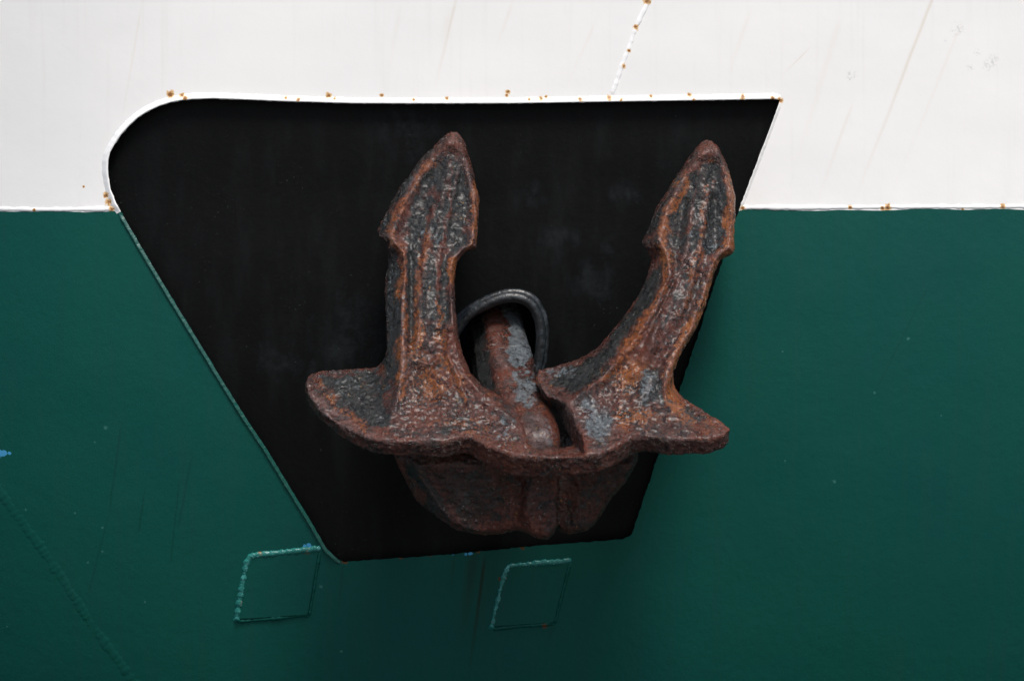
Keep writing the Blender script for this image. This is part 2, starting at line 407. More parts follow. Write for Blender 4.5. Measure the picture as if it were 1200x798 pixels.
def bead(pts, r, h, mat, name, parent, label=None, step=1.2, lump=.5, period=5.0):
    """weld bead: a low rounded ridge with ripples"""
    P = resample(pts, step); n = len(P); T = np.gradient(P, axis=0); T /= np.linalg.norm(T, axis=1)[:, None]+1e-9
    N = np.stack([T[:, 1], -T[:, 0]], 1); vs = []; fs = []; K = 7; ph = 0; amp = 1; wv = 0
    for i in range(n):
        ph += step/period*2*math.pi*random.uniform(.25, 1.75); amp += random.uniform(-.1, .1); amp = min(1.2, max(.8, amp)); wv = wv*.9+random.uniform(-.2, .2)
        e = min(1, (min(i, n-1-i)+.6)/3)
        hh = h*amp*(1-lump*.5+lump*.5*math.sin(ph))*e
        for k in range(K):
            t = -1+2*k/(K-1)
            q = P[i]+N[i]*(t*r*(.9+.1*math.sin(ph))*amp+wv*r*.3)
            # the ripples lean along the weld
            q = q+T[i]*(1-t*t)*.8
            vs.append(hat(q[0], q[1], hh*math.sqrt(max(0, 1-t*t))-.0012 if abs(t) < 1 else -.0015))
    for i in range(n-1):
        for k in range(K-1): fs.append((i*K+k, (i+1)*K+k, (i+1)*K+k+1, i*K+k+1))
    o = link(name, mesh(vs, fs, True), mat, parent)
    bm = bmesh.new(); bm.from_mesh(o.data); bmesh.ops.recalc_face_normals(bm, faces=bm.faces)
    if sum(f.normal.y for f in bm.faces) > 0: bmesh.ops.reverse_faces(bm, faces=bm.faces)
    bm.to_mesh(o.data); bm.free()
    o.parent = parent; settle(o)
    if label: o['label'] = label
    return o
bead([(X0, 244), (-10, 244.6), (60, 245.5), (134, 245)], 3.4, .006, M_RIM, 'weld_seam', ship, 'white weld seam left of the pocket, above the green', 2.5, .25, 18)
bead([(868, 243.5), (1000, 243), (1210, 242), (X1, 241)], 3.2, .006, M_RIM, 'weld_seam', ship, 'white weld seam right of the pocket, above the green', 2.5, .25, 18)
bead([(900, -420), (779, -60), (761, 0), (745, 33), (731, 74), (717, 111)], 3.2, .0042, M_RIM, 'weld_seam', ship, 'slanting white weld seam with rust spots above the pocket', 1.6, .15, 11)
bead([(-260, 160), (-60, 470), (0, 577), (40, 630), (78, 686), (112, 738), (150, 790), (220, 890), (400, 1150)], 6.5, .0017, M_GREEN, 'weld_seam', ship, 'rippled green weld seam running down to the right', 1.3, .5, 8)

# square doubler plates below the pocket
def doubler(c, label):
    c = [np.array(p, float) for p in c]           # top left, top right, bottom right, bottom left
    th = .007; vs = []; fs = []; n = 10; cen = sum(c)/4
    loop = []
    for k in range(4):
        p0, p1 = c[k], c[(k+1) % 4]
        # rounded corner at the top left only
        if k == 0: loop += [p0+(c[3]-p0)*.08, p0+(c[3]-p0)*.02+(p1-p0)*.02, p0+(p1-p0)*.08]
        else: loop += [p0+(c[k-1]-p0)*.02, p0+(p1-p0)*.02]
    L = resample(loop, 5, True); L += np.random.RandomState(3).uniform(-.35, .35, L.shape); m = len(L)
    for p in L: vs.append(hat(*p, -.002))
    for p in L: vs.append(hat(*p, th*.8))
    for p in L: q = cen+(p-cen)*.97; vs.append(hat(*q, th))
    for p in L: q = cen+(p-cen)*.955; vs.append(hat(*q, th))
    vs.append(hat(*cen, th))
    for i in range(m):
        j = (i+1) % m
        fs += [(i, j, m+j, m+i), (m+i, m+j, 2*m+j, 2*m+i), (2*m+i, 2*m+j, 3*m+j, 3*m+i), (3*m+i, 3*m+j, 4*m)]
    o = link('doubler_plate', mesh(vs, fs, True), M_GREEN, ship); settle(o); o['label'] = label
    bm = bmesh.new(); bm.from_mesh(o.data); bmesh.ops.recalc_face_normals(bm, faces=bm.faces); bm.to_mesh(o.data); bm.free()
    bpy.context.view_layer.update()
    tl, tr, br, bl = c
    bead([bl+(0, 3), bl*.5+tl*.5, tl+(-1.5, 8), tl+(3, 0), tl*.5+tr*.5+(0, -.5), tr+(2, -.5)], 4.0, .011, M_RL, 'weld_bead', o, 'pale weld bead along top and left, lit tone painted in', 1.0, .12, 9)
    bead([tr+(1, 2), br+(1.5, 0)], 2.2, .007, M_GREEN, 'weld_bead', o, None, 1.3, .12, 9)
    bead([br+(1, 0), bl+(2, 2)], 2.8, .008, M_GREEN, 'weld_bead', o, None, 1.3, .15, 9)
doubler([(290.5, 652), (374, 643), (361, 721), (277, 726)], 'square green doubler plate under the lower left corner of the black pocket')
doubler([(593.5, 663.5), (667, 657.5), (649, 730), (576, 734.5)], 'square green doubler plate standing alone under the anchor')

# hawse pipe with its rolled lip
AX = Vector((.165, -.60, -.57)).normalized()        # the way out of the pipe, down along the shank
pm = Mat('black_pipe_paint')
pn = pm.noise(30, 5, .7)
M_PIPE = pm.out(pm.mix(pm.ramp(pn, .5, .68), (.007, .009, .0105), (.034, .043, .052)), pm.ramp(pn, .3, .7, .26, .5), pm.bump(pm.noise(40, 3), .005, .8), .6)
pm2 = Mat('black_pipe_inner_paint'); M_PIN = pm2.out((.008, .008, .008), .6, None, .3)
def ring_y(py): return -.055-.045*(474-py)/130
def tube_mesh(path, r, K=12, jit=0.0):
    P = [Vector(p) for p in path]; n = len(P); vs = []; fs = []
    for i in range(n):
        t = (P[(i+1) % n]-P[i-1]).normalized(); u = t.cross(Vector((0, -1, 0))).normalized(); v = t.cross(u)
        for k in range(K):
            a = 2*math.pi*k/K; rr = r*(1+jit*random.uniform(-1, 1))
            vs.append(P[i]+(u*math.cos(a)+v*math.sin(a))*rr)
    for i in range(n):
        for k in range(K):
            j = (i+1) % n; l = (k+1) % K; fs.append((i*K+k, j*K+k, j*K+l, i*K+l))
    return mesh(vs, fs)
pipe_vs = []; pf = []; R2 = catmull(RING[::2], 3, True); m = len(R2)
for p in R2:
    q = rc+(p-rc)*.955; b0 = Vector(at(q[0], q[1], ring_y(q[1]))); pipe_vs += [b0, b0+Vector((-.01, .22, .02)), b0-AX*.9+Vector((0, .2, 0))]
for i in range(m):
    j = (i+1) % m; pf += [(i*3, j*3, j*3+1, i*3+1), (i*3+1, j*3+1, j*3+2, i*3+2)]
hp = link('hawse_pipe', mesh(pipe_vs, pf), M_PIN, ship); settle(hp); hp['label'] = 'black hawse pipe mouth around the shank'
bpy.context.view_layer.update()
cv = []; cf = []
for p in R2:
    q = rc+(p-rc)*1.045; r_ = rc+(p-rc)*1.09
    cv += [at(q[0], q[1], ring_y(q[1])), hat(r_[0], r_[1], -REC-.004)]
for i in range(m): j = (i+1) % m; cf.append((i*2, j*2, j*2+1, i*2+1))
co = link('pipe_collar', mesh(cv, cf), M_PIPE, hp); settle(co)
o1 = link('pipe_lip', tube_mesh([at(*(rc+(p-rc)*1.055), ring_y(p[1])+.006) for p in R2], .0140, 12, .05), M_PIPE, hp); settle(o1)
o2 = link('pipe_lip', tube_mesh([at(*(rc+(p-rc)*.95), ring_y(p[1])-.004) for p in R2], .0190, 12, .05), M_PIPE, hp); settle(o2)

# ------------------------------------------------------------------ the anchor: one casting sculpted as a distance field
def poly_sdf(P, X, Z):
    P = np.asarray(P, float); d = np.full(X.shape, 1e9); ins = np.zeros(X.shape, bool); n = len(P)
    for i in range(n):
        a, b = P[i], P[(i+1) % n]; e = b-a
        wx, wz = X-a[0], Z-a[1]; t = np.clip((wx*e[0]+wz*e[1])/(e@e+1e-12), 0, 1)
        d = np.minimum(d, (wx-e[0]*t)**2+(wz-e[1]*t)**2)
        c1 = (a[1] > Z) != (b[1] > Z)
        with np.errstate(divide='ignore', invalid='ignore'):
            xi = (b[0]-a[0])*(Z-a[1])/(b[1]-a[1]+1e-12)+a[0]
        ins ^= c1 & (X < xi)
    d = np.sqrt(d); return np.where(ins, -d, d)
def line_d(P, X, Z):
    P = np.asarray(P, float); d = np.full(X.shape, 1e9)
    for a, b in zip(P[:-1], P[1:]):
        e = b-a; wx, wz = X-a[0], Z-a[1]; t = np.clip((wx*e[0]+wz*e[1])/(e@e+1e-12), 0, 1)
        d = np.minimum(d, (wx-e[0]*t)**2+(wz-e[1]*t)**2)
    return np.sqrt(d)
def smin(a, b, k):
    h = np.clip(.5+.5*(b-a)/k, 0, 1); return b+(a-b)*h-k*h*(1-h)
def smax(a, b, k): return -smin(-a, -b, k)
def sst(x, a, b):
    t = np.clip((x-a)/(b-a), 0, 1); return t*t*(3-2*t)

H = .004
gx = np.arange(-.80, .82, H, dtype=np.float32); gz = np.arange(-.74, .76, H, dtype=np.float32); gy = np.arange(-.80, -.01, H, dtype=np.float32)
GX, GZ = np.meshgrid(gx.astype(float), gz.astype(float), indexing='ij')
Zm = GZ
YF_P = ([150, 200, 300, 430, 480, 540], [-.175, -.215, -.315, -.465, -.525, -.60])     # front depth of the arms by row
def yF_of(py): return np.interp(py, *YF_P)
def W(pts, yo=0.0, yf=None):
    """photograph outline -> metres, each point at the depth of its part"""
    return [(lambda q: (q[0], q[2]))(at(px, py, float(yf(py) if yf else yF_of(py))+yo)) for px, py in pts]
row = 399-Zm/(PX*(D-.4)/D)             # approximate photograph row of every column
yF = yF_of(row)

armL_out = [(528, 152.6), (513.7, 162), (483, 197.7), (466, 222), (452.8, 246.5), (441.5, 270), (443.4, 277.4), (452.8, 283.4), (452.8, 306.7), (449.8, 340.5), (451.5, 385), (453, 410), (449, 432), (440, 460), (436, 505), (560, 510), (603, 524), (629, 524),
            (621, 519), (611, 496.5), (603, 478), (584.4, 464.6), (565.6, 453), (550.5, 436), (541, 412), (537, 393), (533, 355.6), (532.5, 325.5), (535.5, 306.7), (545, 295.4), (558, 290), (561, 258), (561, 231.5), (554, 201.4), (545, 167.6), (537, 156)]
armL_in = [(531, 160), (521, 172), (505, 188), (488, 212), (471.6, 240), (456.5, 276), (463, 286), (472, 296), (474, 318), (470, 350), (470, 393), (471, 430), (467, 460), (455, 500), (560, 512), (603, 526), (618, 526),
           (612, 512), (600, 490), (585, 474), (564, 460), (546, 440), (536, 415), (532, 393), (529, 355), (528, 325), (531, 304), (543, 292), (554, 286), (557, 258), (557, 231.5), (550, 203), (541, 170)]
armR_out = [(827.4, 163), (816, 173), (795.5, 201.4), (773, 239), (759.8, 269), (753.4, 284), (759.8, 293.5), (765.4, 303), (761.7, 318), (750.4, 344.3), (727.8, 378), (701.5, 408), (680.8, 427), (656.4, 438), (637, 444.5),
            (640, 452), (651, 459), (664, 472), (671.4, 504), (677, 527), (705, 527), (740, 512), (800, 505), (812, 496), (797, 484), (788, 470), (785, 456), (789, 436.4), (799, 413.8), (817, 385), (829.3, 351.8), (837.6, 321.7), (844.4, 303.7), (860, 295.4), (862.4, 254), (861.3, 231.5), (853.8, 197.7), (840.6, 169.5)]
armR_in = [(834, 170), (822, 179), (800, 209), (781, 244), (771, 281), (781, 299), (782.5, 322), (766, 362), (740, 403), (724, 420), (702, 445), (684, 457), (668, 470), (674, 504), (680, 527), (705, 530), (740, 515), (795, 508), (806, 498),
           (791, 486), (782, 470), (779, 455), (784, 434), (794, 412), (812, 383), (824, 350), (833, 319), (841, 299), (855, 291), (858, 254), (857, 231.5), (850, 200), (840, 174)]
def gl(d, wdt): return np.exp(-(d/wdt)**2)
def arm(outl, inn, left):
    do = poly_sdf(W(outl), GX, Zm); di = poly_sdf(W(inn), GX, Zm)
    rel = -1.5*np.maximum(di, 0)                                  # sides fall away
    rel -= .013*sst(-di, .004, .034)*(1-sst(row, 455, 500))        # dished face inside a raised rim
    if left:
        ribs = [([(528, 190), (516, 240), (508, 290), (502, 340), (501, 400)], .026, .015), ([(506, 240), (499, 285), (492, 340), (489, 420)], .009, .008), ([(538, 195), (524, 262), (516, 300), (512, 352), (514, 380)], .009, .007),
                ([(524, 380), (526, 418), (540, 452), (552, 475)], .010, .014), ([(474, 300), (475, 360), (472, 430), (463, 480)], .012, .005), ([(513, 384), (533, 384)], .008, .012), ([(483, 425), (505, 427), (514, 420)], .009, .012),
                ([(525, 168), (533, 172)], .020, .018), ([(560, 468), (590, 485), (612, 512)], .010, .010)]
        pits = [([(498, 445), (506, 465)], .026, .016), ([(524, 320), (523, 370)], .012, .010), ([(480, 300), (481, 400)], .012, .010), ([(500, 210), (485, 270)], .03, .006)]
    else:
        ribs = [([(823, 200), (819, 245), (811, 300), (799, 335), (782, 378), (764, 412)], .026, .015), ([(811, 240), (803, 295), (792, 335), (772, 378), (752, 425)], .009, .008), ([(831, 225), (822, 285), (810, 335), (795, 372)], .008, .006),
                ([(784, 300), (785, 322), (768, 362), (742, 402), (726, 419), (704, 445)], .012, .007), ([(770, 384), (757, 425), (740, 440)], .012, .012), ([(822, 182), (838, 184)], .018, .018), ([(768, 445), (750, 470), (745, 505)], .022, .016),
                ([(690, 455), (700, 480), (690, 510)], .018, .008)]
        pits = [([(801, 240), (795, 280)], .016, .010), ([(838, 230), (838, 290)], .016, .009), ([(770, 440), (778, 470)], .02, .010), ([(712, 470), (706, 505)], .022, .010), ([(790, 330), (765, 375)], .008, .006)]
    fl = np.stack([GX.ravel(), np.zeros(GX.size), Zm.ravel()], 1)
    n1 = vnoise(fl, 13, 31).reshape(GX.shape); n2 = vnoise(fl, 13, 32).reshape(GX.shape); n3 = vnoise(fl, 22, 33).reshape(GX.shape); n4 = vnoise(fl, 40, 34).reshape(GX.shape)
    GXw, Zw = GX+.009*n1+.005*n4, Zm+.010*n2
    for p, wd, hh in ribs: rel += hh*(1+.9*n3)*gl(line_d(W(p), GXw, Zw), wd*1.2)
    for p, wd, hh in pits: rel -= hh*1.2*gl(line_d(W(p), GXw, Zw), wd)
    tip = 155 if left else 166
    thick = np.interp(row, [tip-5, tip+60, 300, 430, 540], [.055, .085, .12, .17, .2])
    return do, yF-rel, yF+thick, di
AL, AR = arm(armL_out, armL_in, True), arm(armR_out, armR_in, False)

# palms and crown flange: a slab tilted to the viewer
AL_ = math.radians(38); SA, CA = math.sin(AL_), math.cos(AL_); Z_E = at(600, 513, -.62)[2]; Y_E = -.62
def slab_y(py): return Y_E+((399-py)*PX*.957-Z_E)/math.tan(AL_)
slab_top = [(540, 442), (500, 434), (445, 429), (407, 432), (376, 432.5), (362, 436), (357, 445), (361, 458), (372, 474), (392, 491), (430, 512), (456, 517), (520, 516.5), (541, 512), (552, 512), (573, 524), (603, 533), (640, 536), (675, 534), (703, 531), (724, 523), (740, 512), (755, 509),
            (785, 514), (830, 514), (850, 509), (855, 501), (847, 495), (826, 482), (800, 464), (787, 455), (740, 440), (690, 425)]
sp = [(lambda q: (q[0], (q[2]-Z_E)/SA))(at(px, py, float(slab_y(py)))) for px, py in slab_top]
vgrid = np.arange(-.35, .65, .004); SX, SV = np.meshgrid(gx.astype(float), vgrid, indexing='ij')
slab2 = poly_sdf(sp, SX, SV).astype(np.float32)
# swelling on the flange's middle and hollows in the palms
hollow = (.012*gl(np.hypot(SX+.60, (SV-.17)), .13)).astype(np.float32)

lobeL = [(462, 520), (461, 536), (470, 557), (487, 587), (509, 604), (535, 622), (566, 628.5), (590, 627), (603, 622.5), (618, 625), (632, 632), (642, 632), (649, 625), (653, 616), (653, 590), (656, 560), (650, 505), (470, 500)]
lobeLi = [(490, 520), (484, 540), (497, 566), (515, 594), (530, 610), (545, 618), (566, 622), (590, 621), (603, 616), (618, 619), (640, 626), (651, 612), (651, 590), (654, 560), (650, 505)]
lobeR = [(640, 505), (650, 560), (651, 616), (657, 624), (668, 626.5), (687, 623), (696, 616), (713, 590), (732, 567), (748, 541), (752, 500)]
def yL(py): return np.interp(py, [500, 545, 630], [-.44, -.475, -.41])
yl = yL(row)
dLo, dLi = poly_sdf(W(lobeL, 0, yL), GX, Zm), poly_sdf(W(lobeLi, 0, yL), GX, Zm)
dRo = poly_sdf(W(lobeR, .05, yL), GX, Zm)
fL = yl+1.4*np.maximum(dLi, 0)-.05*(1-sst(poly_sdf(W([(626, 540), (656, 540), (656, 640), (632, 640), (618, 600)], 0, yL), GX, Zm), -.004, .05))-.012*(1-sst(poly_sdf(W([(500, 530), (585, 530), (585, 600), (545, 600)], 0, yL), GX, Zm), -.02, .03))
fR = yl+.07+.9*np.maximum(dRo+.008, 0)-.015*gl(line_d(W([(690, 560), (680, 610)], 0, yL), GX, Zm), .04)

slot = [(560, 380), (550.5, 436), (565.6, 453), (584.4, 464.6), (603, 478), (611, 496.5), (619, 516), (623, 523), (631, 527.5), (680, 527.5), (675, 504), (668, 472), (655, 459), (643, 452), (636, 445), (634, 380)]
dS = poly_sdf(W(slot), GX, Zm)

body = np.empty((len(gx), len(gy), len(gz)), np.float32)
rnd = .010
for j, y in enumerate(gy):
    y = float(y)
    def ext(do, yf, yb, k=.02, r=rnd):
        return smax(smax(do+r, (yf-y)*.75+r, k), (y-yb)+r, k)-r
    a = ext(AL[0], AL[1], AL[2], .014, .006); b = ext(AR[0], AR[1], AR[2], .014, .006)
    s_ = -(y-(Y_E+(Zm-Z_E)/math.tan(AL_)))*SA                 # height above the slab plane
    v = (Zm-CA*s_-Z_E)/SA
    fi = np.clip((v-vgrid[0])/.004, 0, len(vgrid)-2.001); i0 = fi.astype(int); ft = fi-i0
    ix = np.arange(len(gx))[:, None]
    d2 = slab2[ix, i0]*(1-ft)+slab2[ix, i0+1]*ft; hl = hollow[ix, i0]
    th = np.interp(GX, [-.75, -.3, 0, .25, .5, .8], [.062, .066, .095, .085, .072, .062])
    sl = smax(smax(d2+.016, s_+hl+.016, .012), -s_-th+.016, .012)-.016
    l1 = ext(dLo, fL, np.full_like(yF, -.16), .016, .009); l2 = ext(dRo, fR, np.full_like(yF, -.16), .03, .014)
    crown = smin(l1, l2, .012)
    f = smin(a, sl, .055); f = smin(f, smin(b, sl, .055), .004); f = smin(f, crown, .016)
    cut = smax(dS+.30*max(y+.56, -.04)*sst(GX, .07, .13), y+.16, .01)
    f = smax(f, -cut, .012)
    body[:, j, :] = f

def surface_nets(F, ox, oy, oz, h):
    s = F < 0; c = s[:-1, :-1, :-1].astype(np.int8).copy()
    offs = [(i, j, k) for i in (0, 1) for j in (0, 1) for k in (0, 1)]
    nx, ny, nz = F.shape; cnt = np.zeros((nx-1, ny-1, nz-1), np.int8)
    for i, j, k in offs: cnt += s[i:nx-1+i, j:ny-1+j, k:nz-1+k]
    act = (cnt > 0) & (cnt < 8); I = np.argwhere(act); idm = np.full(act.shape, -1, np.int32); idm[act] = np.arange(len(I))
    acc = np.zeros((len(I), 3)); n = np.zeros(len(I))
    for a in offs:
        for ax in range(3):
            if a[ax]: continue
            b = list(a); b[ax] = 1
            fa = F[I[:, 0]+a[0], I[:, 1]+a[1], I[:, 2]+a[2]]; fb = F[I[:, 0]+b[0], I[:, 1]+b[1], I[:, 2]+b[2]]
            mk = (fa < 0) != (fb < 0); t = np.where(mk, fa/(fa-fb+1e-20), 0)
            p = np.tile(np.array(a, float), (len(I), 1)); p[:, ax] = t
            acc += p*mk[:, None]; n += mk
    P = (I+acc/n[:, None])*h+np.array([ox, oy, oz]); Q = []
    for ax in range(3):
        sl0 = [slice(None)]*3; sl1 = [slice(None)]*3; sl0[ax] = slice(0, -1); sl1[ax] = slice(1, None)
        s0, s1 = s[tuple(sl0)], s[tuple(sl1)]; E = np.argwhere(s0 != s1); inn = s0[E[:, 0], E[:, 1], E[:, 2]]
        u, v = (ax+1) % 3, (ax+2) % 3
        ok = (E[:, u] > 0) & (E[:, v] > 0) & (E[:, u] < F.shape[u]-1) & (E[:, v] < F.shape[v]-1); E = E[ok]; inn = inn[ok]
        def cell(du, dv):
            c = E.copy(); c[:, u] -= du; c[:, v] -= dv; return idm[c[:, 0], c[:, 1], c[:, 2]]
        q = np.stack([cell(1, 1), cell(0, 1), cell(0, 0), cell(1, 0)], 1); q[~inn] = q[~inn][:, ::-1]; Q.append(q)
    return P, np.concatenate(Q)
V, Q = surface_nets(body, gx[0], gy[0], gz[0], H)

def vert_normals(V, Q):
    n = np.cross(V[Q[:, 2]]-V[Q[:, 0]], V[Q[:, 3]]-V[Q[:, 1]]); N = np.zeros_like(V)
    for k in range(4): 
        for c in range(3): N[:, c] += np.bincount(Q[:, k], n[:, c], len(V))
    return N/(np.linalg.norm(N, axis=1)[:, None]+1e-12)
def nb_mean(A, Q, n):
    out = np.zeros_like(A); cnt = np.zeros(n)
    for k in range(4):
        for o in (1, 3):
            j = Q[:, (k+o) % 4]
            if A.ndim == 1: out += np.bincount(Q[:, k], A[j], n)
            else:
                for c in range(3): out[:, c] += np.bincount(Q[:, k], A[j, c], n)
            cnt += np.bincount(Q[:, k], minlength=n)
    return out/(cnt[:, None] if A.ndim > 1 else cnt)
def iron(V, Q, fine_amp=1.0):
    for _ in range(1): V = V+.5*(nb_mean(V, Q, len(V))-V)
    N = vert_normals(V, Q)
    base = V
    d = .007*vnoise(V, 9, 1)+.004*vnoise(V, 21, 2)
    p = vnoise(V, 44, 3); d += .0032*p
    d += -.005*np.clip(vnoise(V, 34, 5)-.2, 0, 1)*3*fine_amp               # cast scale pits
    d += .0050*vnoise(V, 90, 4)*fine_amp-.004*np.abs(vnoise(V, 36, 12))*fine_amp
    V = V+N*(d*fine_amp)[:, None]; N = vert_normals(V, Q)
    S_ = base.copy()
    Ns = vert_normals(base, Q)
    for _ in range(5): S_ = nb_mean(S_, Q, len(V))
    cur = ((base-S_)*Ns).sum(1)/.002                                         # positive on convex edges
    for _ in range(2): cur = nb_mean(cur, Q, len(V))
    return V, N, cur
V, N, cur = iron(V, Q)

def px_of(V):
    k = D/(D+V[:, 1])/PX; return 600+V[:, 0]*k, 399-V[:, 2]*k
def mask(VX, VY, shapes, soft):
    VX, VY = VX+WX, VY+WY
    m_ = np.zeros(len(VX))
    for kind, pts, amt, *r in shapes:
        if kind == 'poly': d = poly_sdf(pts, VX, VY); k = 1-sst(d, -soft, soft*.4)
        elif kind == 'line': k = gl(line_d(pts, VX, VY), r[0])
        else: k = np.exp(-((VX-pts[0])/r[0])**2-((VY-pts[1])/r[1])**2)
        m_ = np.maximum(m_, amt*k) if amt > 0 else m_*(1+amt*k)
    return m_
VX, VY = px_of(V)
WX = 11*vnoise(V, 14, 21)+9*vnoise(V, 40, 22); WY = 14*vnoise(V, 12, 23)+9*vnoise(V, 38, 24)
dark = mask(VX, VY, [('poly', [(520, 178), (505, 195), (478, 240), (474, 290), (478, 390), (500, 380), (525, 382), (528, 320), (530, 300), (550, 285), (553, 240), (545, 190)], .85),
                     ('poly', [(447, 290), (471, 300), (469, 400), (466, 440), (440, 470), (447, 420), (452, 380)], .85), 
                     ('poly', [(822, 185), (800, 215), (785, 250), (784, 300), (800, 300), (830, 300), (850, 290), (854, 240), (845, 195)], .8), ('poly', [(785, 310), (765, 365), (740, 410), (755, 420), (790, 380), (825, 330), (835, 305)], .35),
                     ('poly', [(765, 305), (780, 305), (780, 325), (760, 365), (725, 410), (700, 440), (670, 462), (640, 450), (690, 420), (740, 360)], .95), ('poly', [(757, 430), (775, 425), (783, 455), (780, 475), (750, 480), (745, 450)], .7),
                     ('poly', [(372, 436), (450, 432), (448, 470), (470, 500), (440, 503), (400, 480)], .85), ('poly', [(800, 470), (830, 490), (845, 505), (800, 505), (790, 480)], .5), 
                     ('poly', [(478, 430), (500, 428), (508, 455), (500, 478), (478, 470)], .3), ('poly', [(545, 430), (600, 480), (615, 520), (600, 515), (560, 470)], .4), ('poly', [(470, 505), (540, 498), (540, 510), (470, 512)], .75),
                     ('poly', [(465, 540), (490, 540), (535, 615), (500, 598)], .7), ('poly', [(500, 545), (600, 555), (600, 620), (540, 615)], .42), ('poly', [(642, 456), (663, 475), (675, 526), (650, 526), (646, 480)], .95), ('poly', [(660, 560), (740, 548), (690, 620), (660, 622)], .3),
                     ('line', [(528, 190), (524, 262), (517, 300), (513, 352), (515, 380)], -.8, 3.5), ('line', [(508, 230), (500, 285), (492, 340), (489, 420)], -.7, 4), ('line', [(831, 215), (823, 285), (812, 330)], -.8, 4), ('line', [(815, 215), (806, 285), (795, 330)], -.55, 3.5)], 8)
dark = np.maximum(dark, mask(VX, VY, [('line', [(520, 160), (500, 182), (478, 208), (459, 246), (449, 272)], .95, 6.5), ('line', [(818, 176), (796, 210), (776, 244), (765, 274)], .75, 6.5), ('line', [(460, 300), (459, 350), (461, 400), (460, 440)], .8, 7)], 3))  # left bevels and arm side painted dark as shaded faces
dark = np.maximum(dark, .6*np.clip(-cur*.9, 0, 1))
grey = mask(VX, VY, [('blob', (703, 500), 1.05, 16, 26), ('blob', (690, 478), .75, 16, 18), ('blob', (760, 455), .65, 16, 22), ('blob', (596, 505), .5, 16, 16), ('blob', (505, 278), .45, 30, 14), ('blob', (655, 440), .45, 25, 12), ('blob', (810, 255), .35, 10, 50),
                     ('blob', (570, 470), .35, 16, 12), ('blob', (480, 200), .4, 10, 40), ('blob', (458, 350), .3, 8, 60), ('blob', (405, 450), .35, 40, 14), ('blob', (840, 285), .35, 14, 14)], 6)
org = mask(VX, VY, [('line', [(505, 190), (472, 240), (458, 280), (472, 300), (472, 430), (468, 465)], .7, 7), ('line', [(556, 210), (559, 280), (545, 292)], .85, 5), ('line', [(500, 280), (491, 345), (490, 420)], .7, 9), ('blob', (500, 450), .8, 24, 28),
                    ('line', [(513, 355), (520, 420), (545, 470)], .7, 8), ('line', [(803, 210), (784, 245), (776, 285), (784, 310)], .9, 9), ('line', [(857, 210), (858, 290), (835, 320), (815, 375), (792, 425), (788, 470), (805, 492)], .9, 10),
                    ('line', [(835, 190), (822, 290), (795, 370)], .6, 9), ('line', [(783, 320), (765, 365), (735, 410), (705, 440)], .8, 7), ('blob', (740, 440), .8, 28, 26), ('blob', (740, 490), .7, 40, 14), ('blob', (540, 500), .5, 45, 12), ('blob', (830, 497), .6, 22, 10), ('line', [(531, 305), (527, 330)], 1.2, 5), ('line', [(791, 215), (776, 268)], 1.1, 5), ('line', [(852, 260), (856, 290)], 1.0, 6), ('blob', (702, 432), 1.1, 10, 10),
                    ('line', [(375, 445), (395, 475), (430, 500)], .5, 8)], 6)
org *= np.where(VY > 545, .35, 1)
edge = np.clip(cur*1.6-.10, 0, 1)
WX = WX*.3; WY = WY*.3
ridge = mask(VX, VY, [('line', [(527, 158), (512, 176), (490, 206), (470, 240), (458, 276)], .9, 4.0), ('line', [(824, 172), (802, 206), (783, 243), (773, 282)], .9, 4.0), ('line', [(780, 322), (765, 362), (738, 404), (724, 418), (702, 445)], .8, 4),
                      ('line', [(368, 462), (392, 484), (430, 508), (456, 515), (541, 514)], .8, 5), ('line', [(664, 472), (673, 504), (680, 528)], .9, 6), ('line', [(755, 511), (785, 515), (848, 512)], .7, 4), ('line', [(604, 480), (612, 500), (622, 522)], .7, 4),
                      ('line', [(770, 384), (760, 402), (750, 412)], .8, 4), ('line', [(789, 440), (792, 476), (806, 494)], .6, 4), ('line', [(640, 531), (700, 530), (724, 520)], .7, 5), ('line', [(500, 280), (492, 340), (490, 380)], .5, 4)], 4)
edge = np.maximum(edge, ridge)
shaft_line = None

def mesh_np(V, Q, N, attrs, name, mat, parent, label=None):
    used = np.unique(Q); mp = np.full(len(V), -1); mp[used] = np.arange(len(used)); q = mp[Q]
    me = bpy.data.meshes.new(name); me.vertices.add(len(used)); me.vertices.foreach_set('co', V[used].astype(np.float32).ravel())
    me.loops.add(q.size); me.loops.foreach_set('vertex_index', q.ravel().astype(np.int32))
    me.polygons.add(len(q)); me.polygons.foreach_set('loop_start', np.arange(0, q.size, 4, dtype=np.int32)); me.polygons.foreach_set('loop_total', np.full(len(q), 4, np.int32))
    me.update(calc_edges=True); me.polygons.foreach_set('use_smooth', np.ones(len(q), bool))
    me.normals_split_custom_set_from_vertices([tuple(n) for n in N[used]])
    for k, a in attrs.items():
        at_ = me.attributes.new(k, 'FLOAT', 'POINT'); at_.data.foreach_set('value', a[used].astype(np.float32))
    o = link(name, me, mat, parent); settle(o)
    if label: o['label'] = label
    return o
M_RUST = rust_iron('rusty_cast_iron')
anchor = empty('anchor', at(640, 632, -.42), 'large rusty stockless anchor drawn up against the black pocket of the hull', 'anchor')
anchor['label'] = 'rusty brown two fluked ship anchor hauled up against the black pocket'
QC = V[Q].mean(axis=1); qx, qy = px_of(QC)
low_l = np.interp(qx, [440, 470, 530, 570], [440, 446, 440, 425]); is_l = (qx < 575) & (qx > 438) & (qy < low_l) & (QC[:, 1] > -.56) & ((qx > 447) | (qy < 400))
is_r = (qx > 640) & (qy < np.interp(qx, [640, 700, 740, 790, 830], [400, 420, 432, 440, 440])) & (qx > 640)
pal_l = (~is_l) & (qx < np.interp(qy, [425, 470, 535], [450, 452, 462])) & (qy < 540)
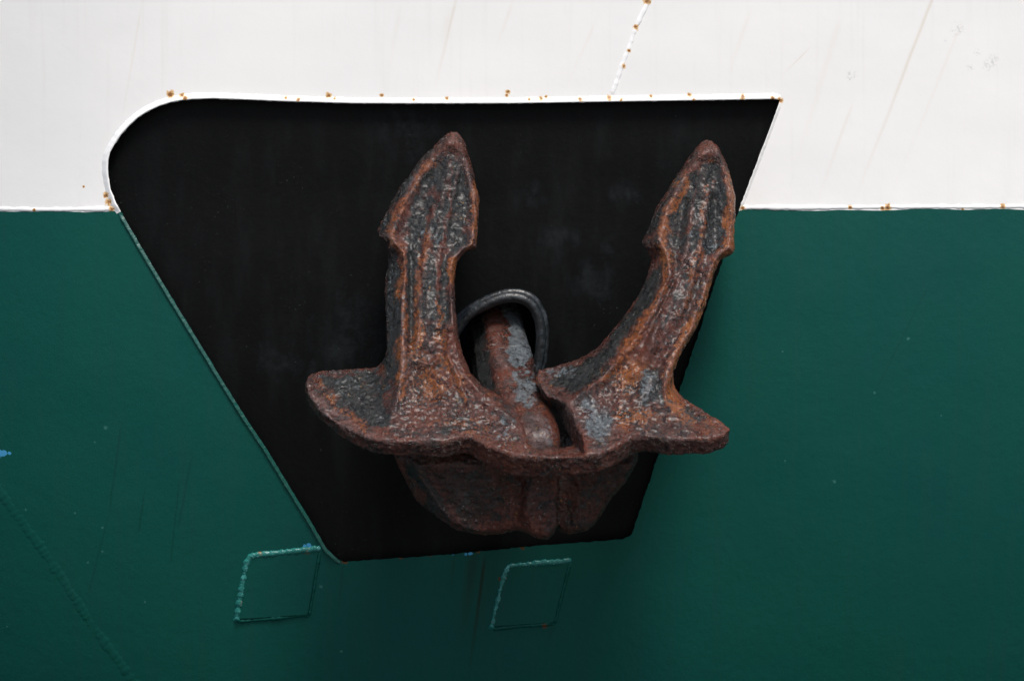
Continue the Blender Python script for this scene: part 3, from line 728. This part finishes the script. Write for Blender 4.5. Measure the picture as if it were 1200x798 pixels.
pal_r = (~is_r) & (qx > np.interp(qy, [450, 495, 535], [785, 792, 770])) & (qy < 540)
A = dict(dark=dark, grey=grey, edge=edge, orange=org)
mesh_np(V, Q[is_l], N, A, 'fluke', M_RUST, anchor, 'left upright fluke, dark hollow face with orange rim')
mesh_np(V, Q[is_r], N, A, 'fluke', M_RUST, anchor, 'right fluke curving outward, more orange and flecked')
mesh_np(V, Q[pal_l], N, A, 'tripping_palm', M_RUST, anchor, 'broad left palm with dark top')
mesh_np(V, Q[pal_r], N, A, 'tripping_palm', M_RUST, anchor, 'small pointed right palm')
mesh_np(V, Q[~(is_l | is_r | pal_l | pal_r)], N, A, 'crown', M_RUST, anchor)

# shank: a faceted bar, lofted, running up into the pipe
def shank():
    prof = np.array([(-.100, -.09), (-.106, -.02), (-.100, .028), (-.068, .075), (-.052, .088), (-.030, .096), (0, .098), (.040, .096), (.066, .088), (.082, .070), (.090, .045), (.092, -.03), (.088, -.09), (0, -.105)])
    P = catmull(prof, 10, True); K = len(P)
    c = catmull([(576, 330), (582, 375), (587, 405), (594, 433), (602, 462), (608, 482), (619, 506), (625, 524), (629, 545), (633, 575)], 50)
    vs = []; n = len(c)
    for i, (px, py) in enumerate(c):
        y = .20-(min(py, 524)-350)*.0036; o = Vector(at(px, py, y)); k = np.interp(py, [330, 365, 433, 490, 508, 524, 545, 575], [.86, .92, 1.0, .94, 1.0, 1.02, .9, .6])
        if 431.0 < py < 433.2: k *= .975
        j = min(n-1, i+3); i_ = max(0, i-3)
        T = (Vector(at(*c[j], .20-(min(c[j][1], 524)-350)*.0036))-Vector(at(*c[i_], .20-(min(c[i_][1], 524)-350)*.0036))).normalized()
        right = Vector((1, 0, 0)); right = (right-T*right.dot(T)).normalized(); frt = T.cross(right).normalized()
        if frt.y > 0: frt = -frt
        for a_, b_ in P: vs.append(o+right*a_*k+frt*b_*k)
    V = np.array(vs); fs = []
    I, J = np.meshgrid(np.arange(n-1), np.arange(K), indexing='ij'); J2 = (J+1) % K
    Q = np.stack([I*K+J, I*K+J2, (I+1)*K+J2, (I+1)*K+J], -1).reshape(-1, 4)
    N = vert_normals(V, Q)
    if (N[:, 1] < 0).mean() < .5 and N[K//2+(n//2)*K, 1] > 0: pass
    mid = (n//2)*K+int(np.argmin(V[(n//2)*K:(n//2+1)*K, 1]))
    if N[mid, 1] > 0: Q = Q[:, ::-1].copy(); N = -N
    VXs, VYs = px_of(V)
    dd = .008*vnoise(V, 11, 8)+.006*vnoise(V, 30, 9)+.003*vnoise(V, 70, 10)
    d2 = V+N*dd[:, None]; N2 = vert_normals(d2, Q)
    global WX, WY
    WX = 13*vnoise(V, 17, 21)+12*vnoise(V, 45, 22); WY = 34*vnoise(V, 12, 23)+16*vnoise(V, 40, 25)
    dk = mask(VXs, VYs, [('poly', [(530, 340), (562, 360), (570, 430), (582, 470), (540, 480)], .9), ('poly', [(600, 480), (640, 480), (650, 500), (620, 520)], .5), ('blob', (640, 518), .7, 20, 8)], 5)  # shade of the left face painted in
    gr = mask(VXs, VYs, [('poly', [(586, 355), (616, 355), (630, 430), (600, 434), (594, 400)], .95), ('poly', [(598, 434), (630, 434), (636, 478), (612, 485)], .72), ('blob', (640, 505), .62, 14, 16)], 4)
    og = mask(VXs, VYs, [('line', [(615, 360), (632, 430), (640, 480)], .6, 4), ('line', [(572, 370), (582, 420), (600, 470)], .15, 8)], 4)
    ed = mask(VXs, VYs, [('line', [(575, 368), (586, 425), (604, 480), (625, 520)], 1.0, 9), ('blob', (636, 500), 1.0, 13, 24), ('line', [(614, 362), (631, 432)], .55, 2.5)], 4)  # grey pink sheen painted along the face
    WX = WY = 0
    gr *= 1-.9*mask(VXs, VYs, [('line', [(585, 432.5), (636, 432.5)], 1, 1.6)], 2)
    return mesh_np(d2, Q, N2, dict(dark=dk, grey=gr, edge=ed, orange=og), 'shank', M_RUST, anchor, 'faceted shank with blue grey sheen painted on its face, running into the hawse pipe')
shank()
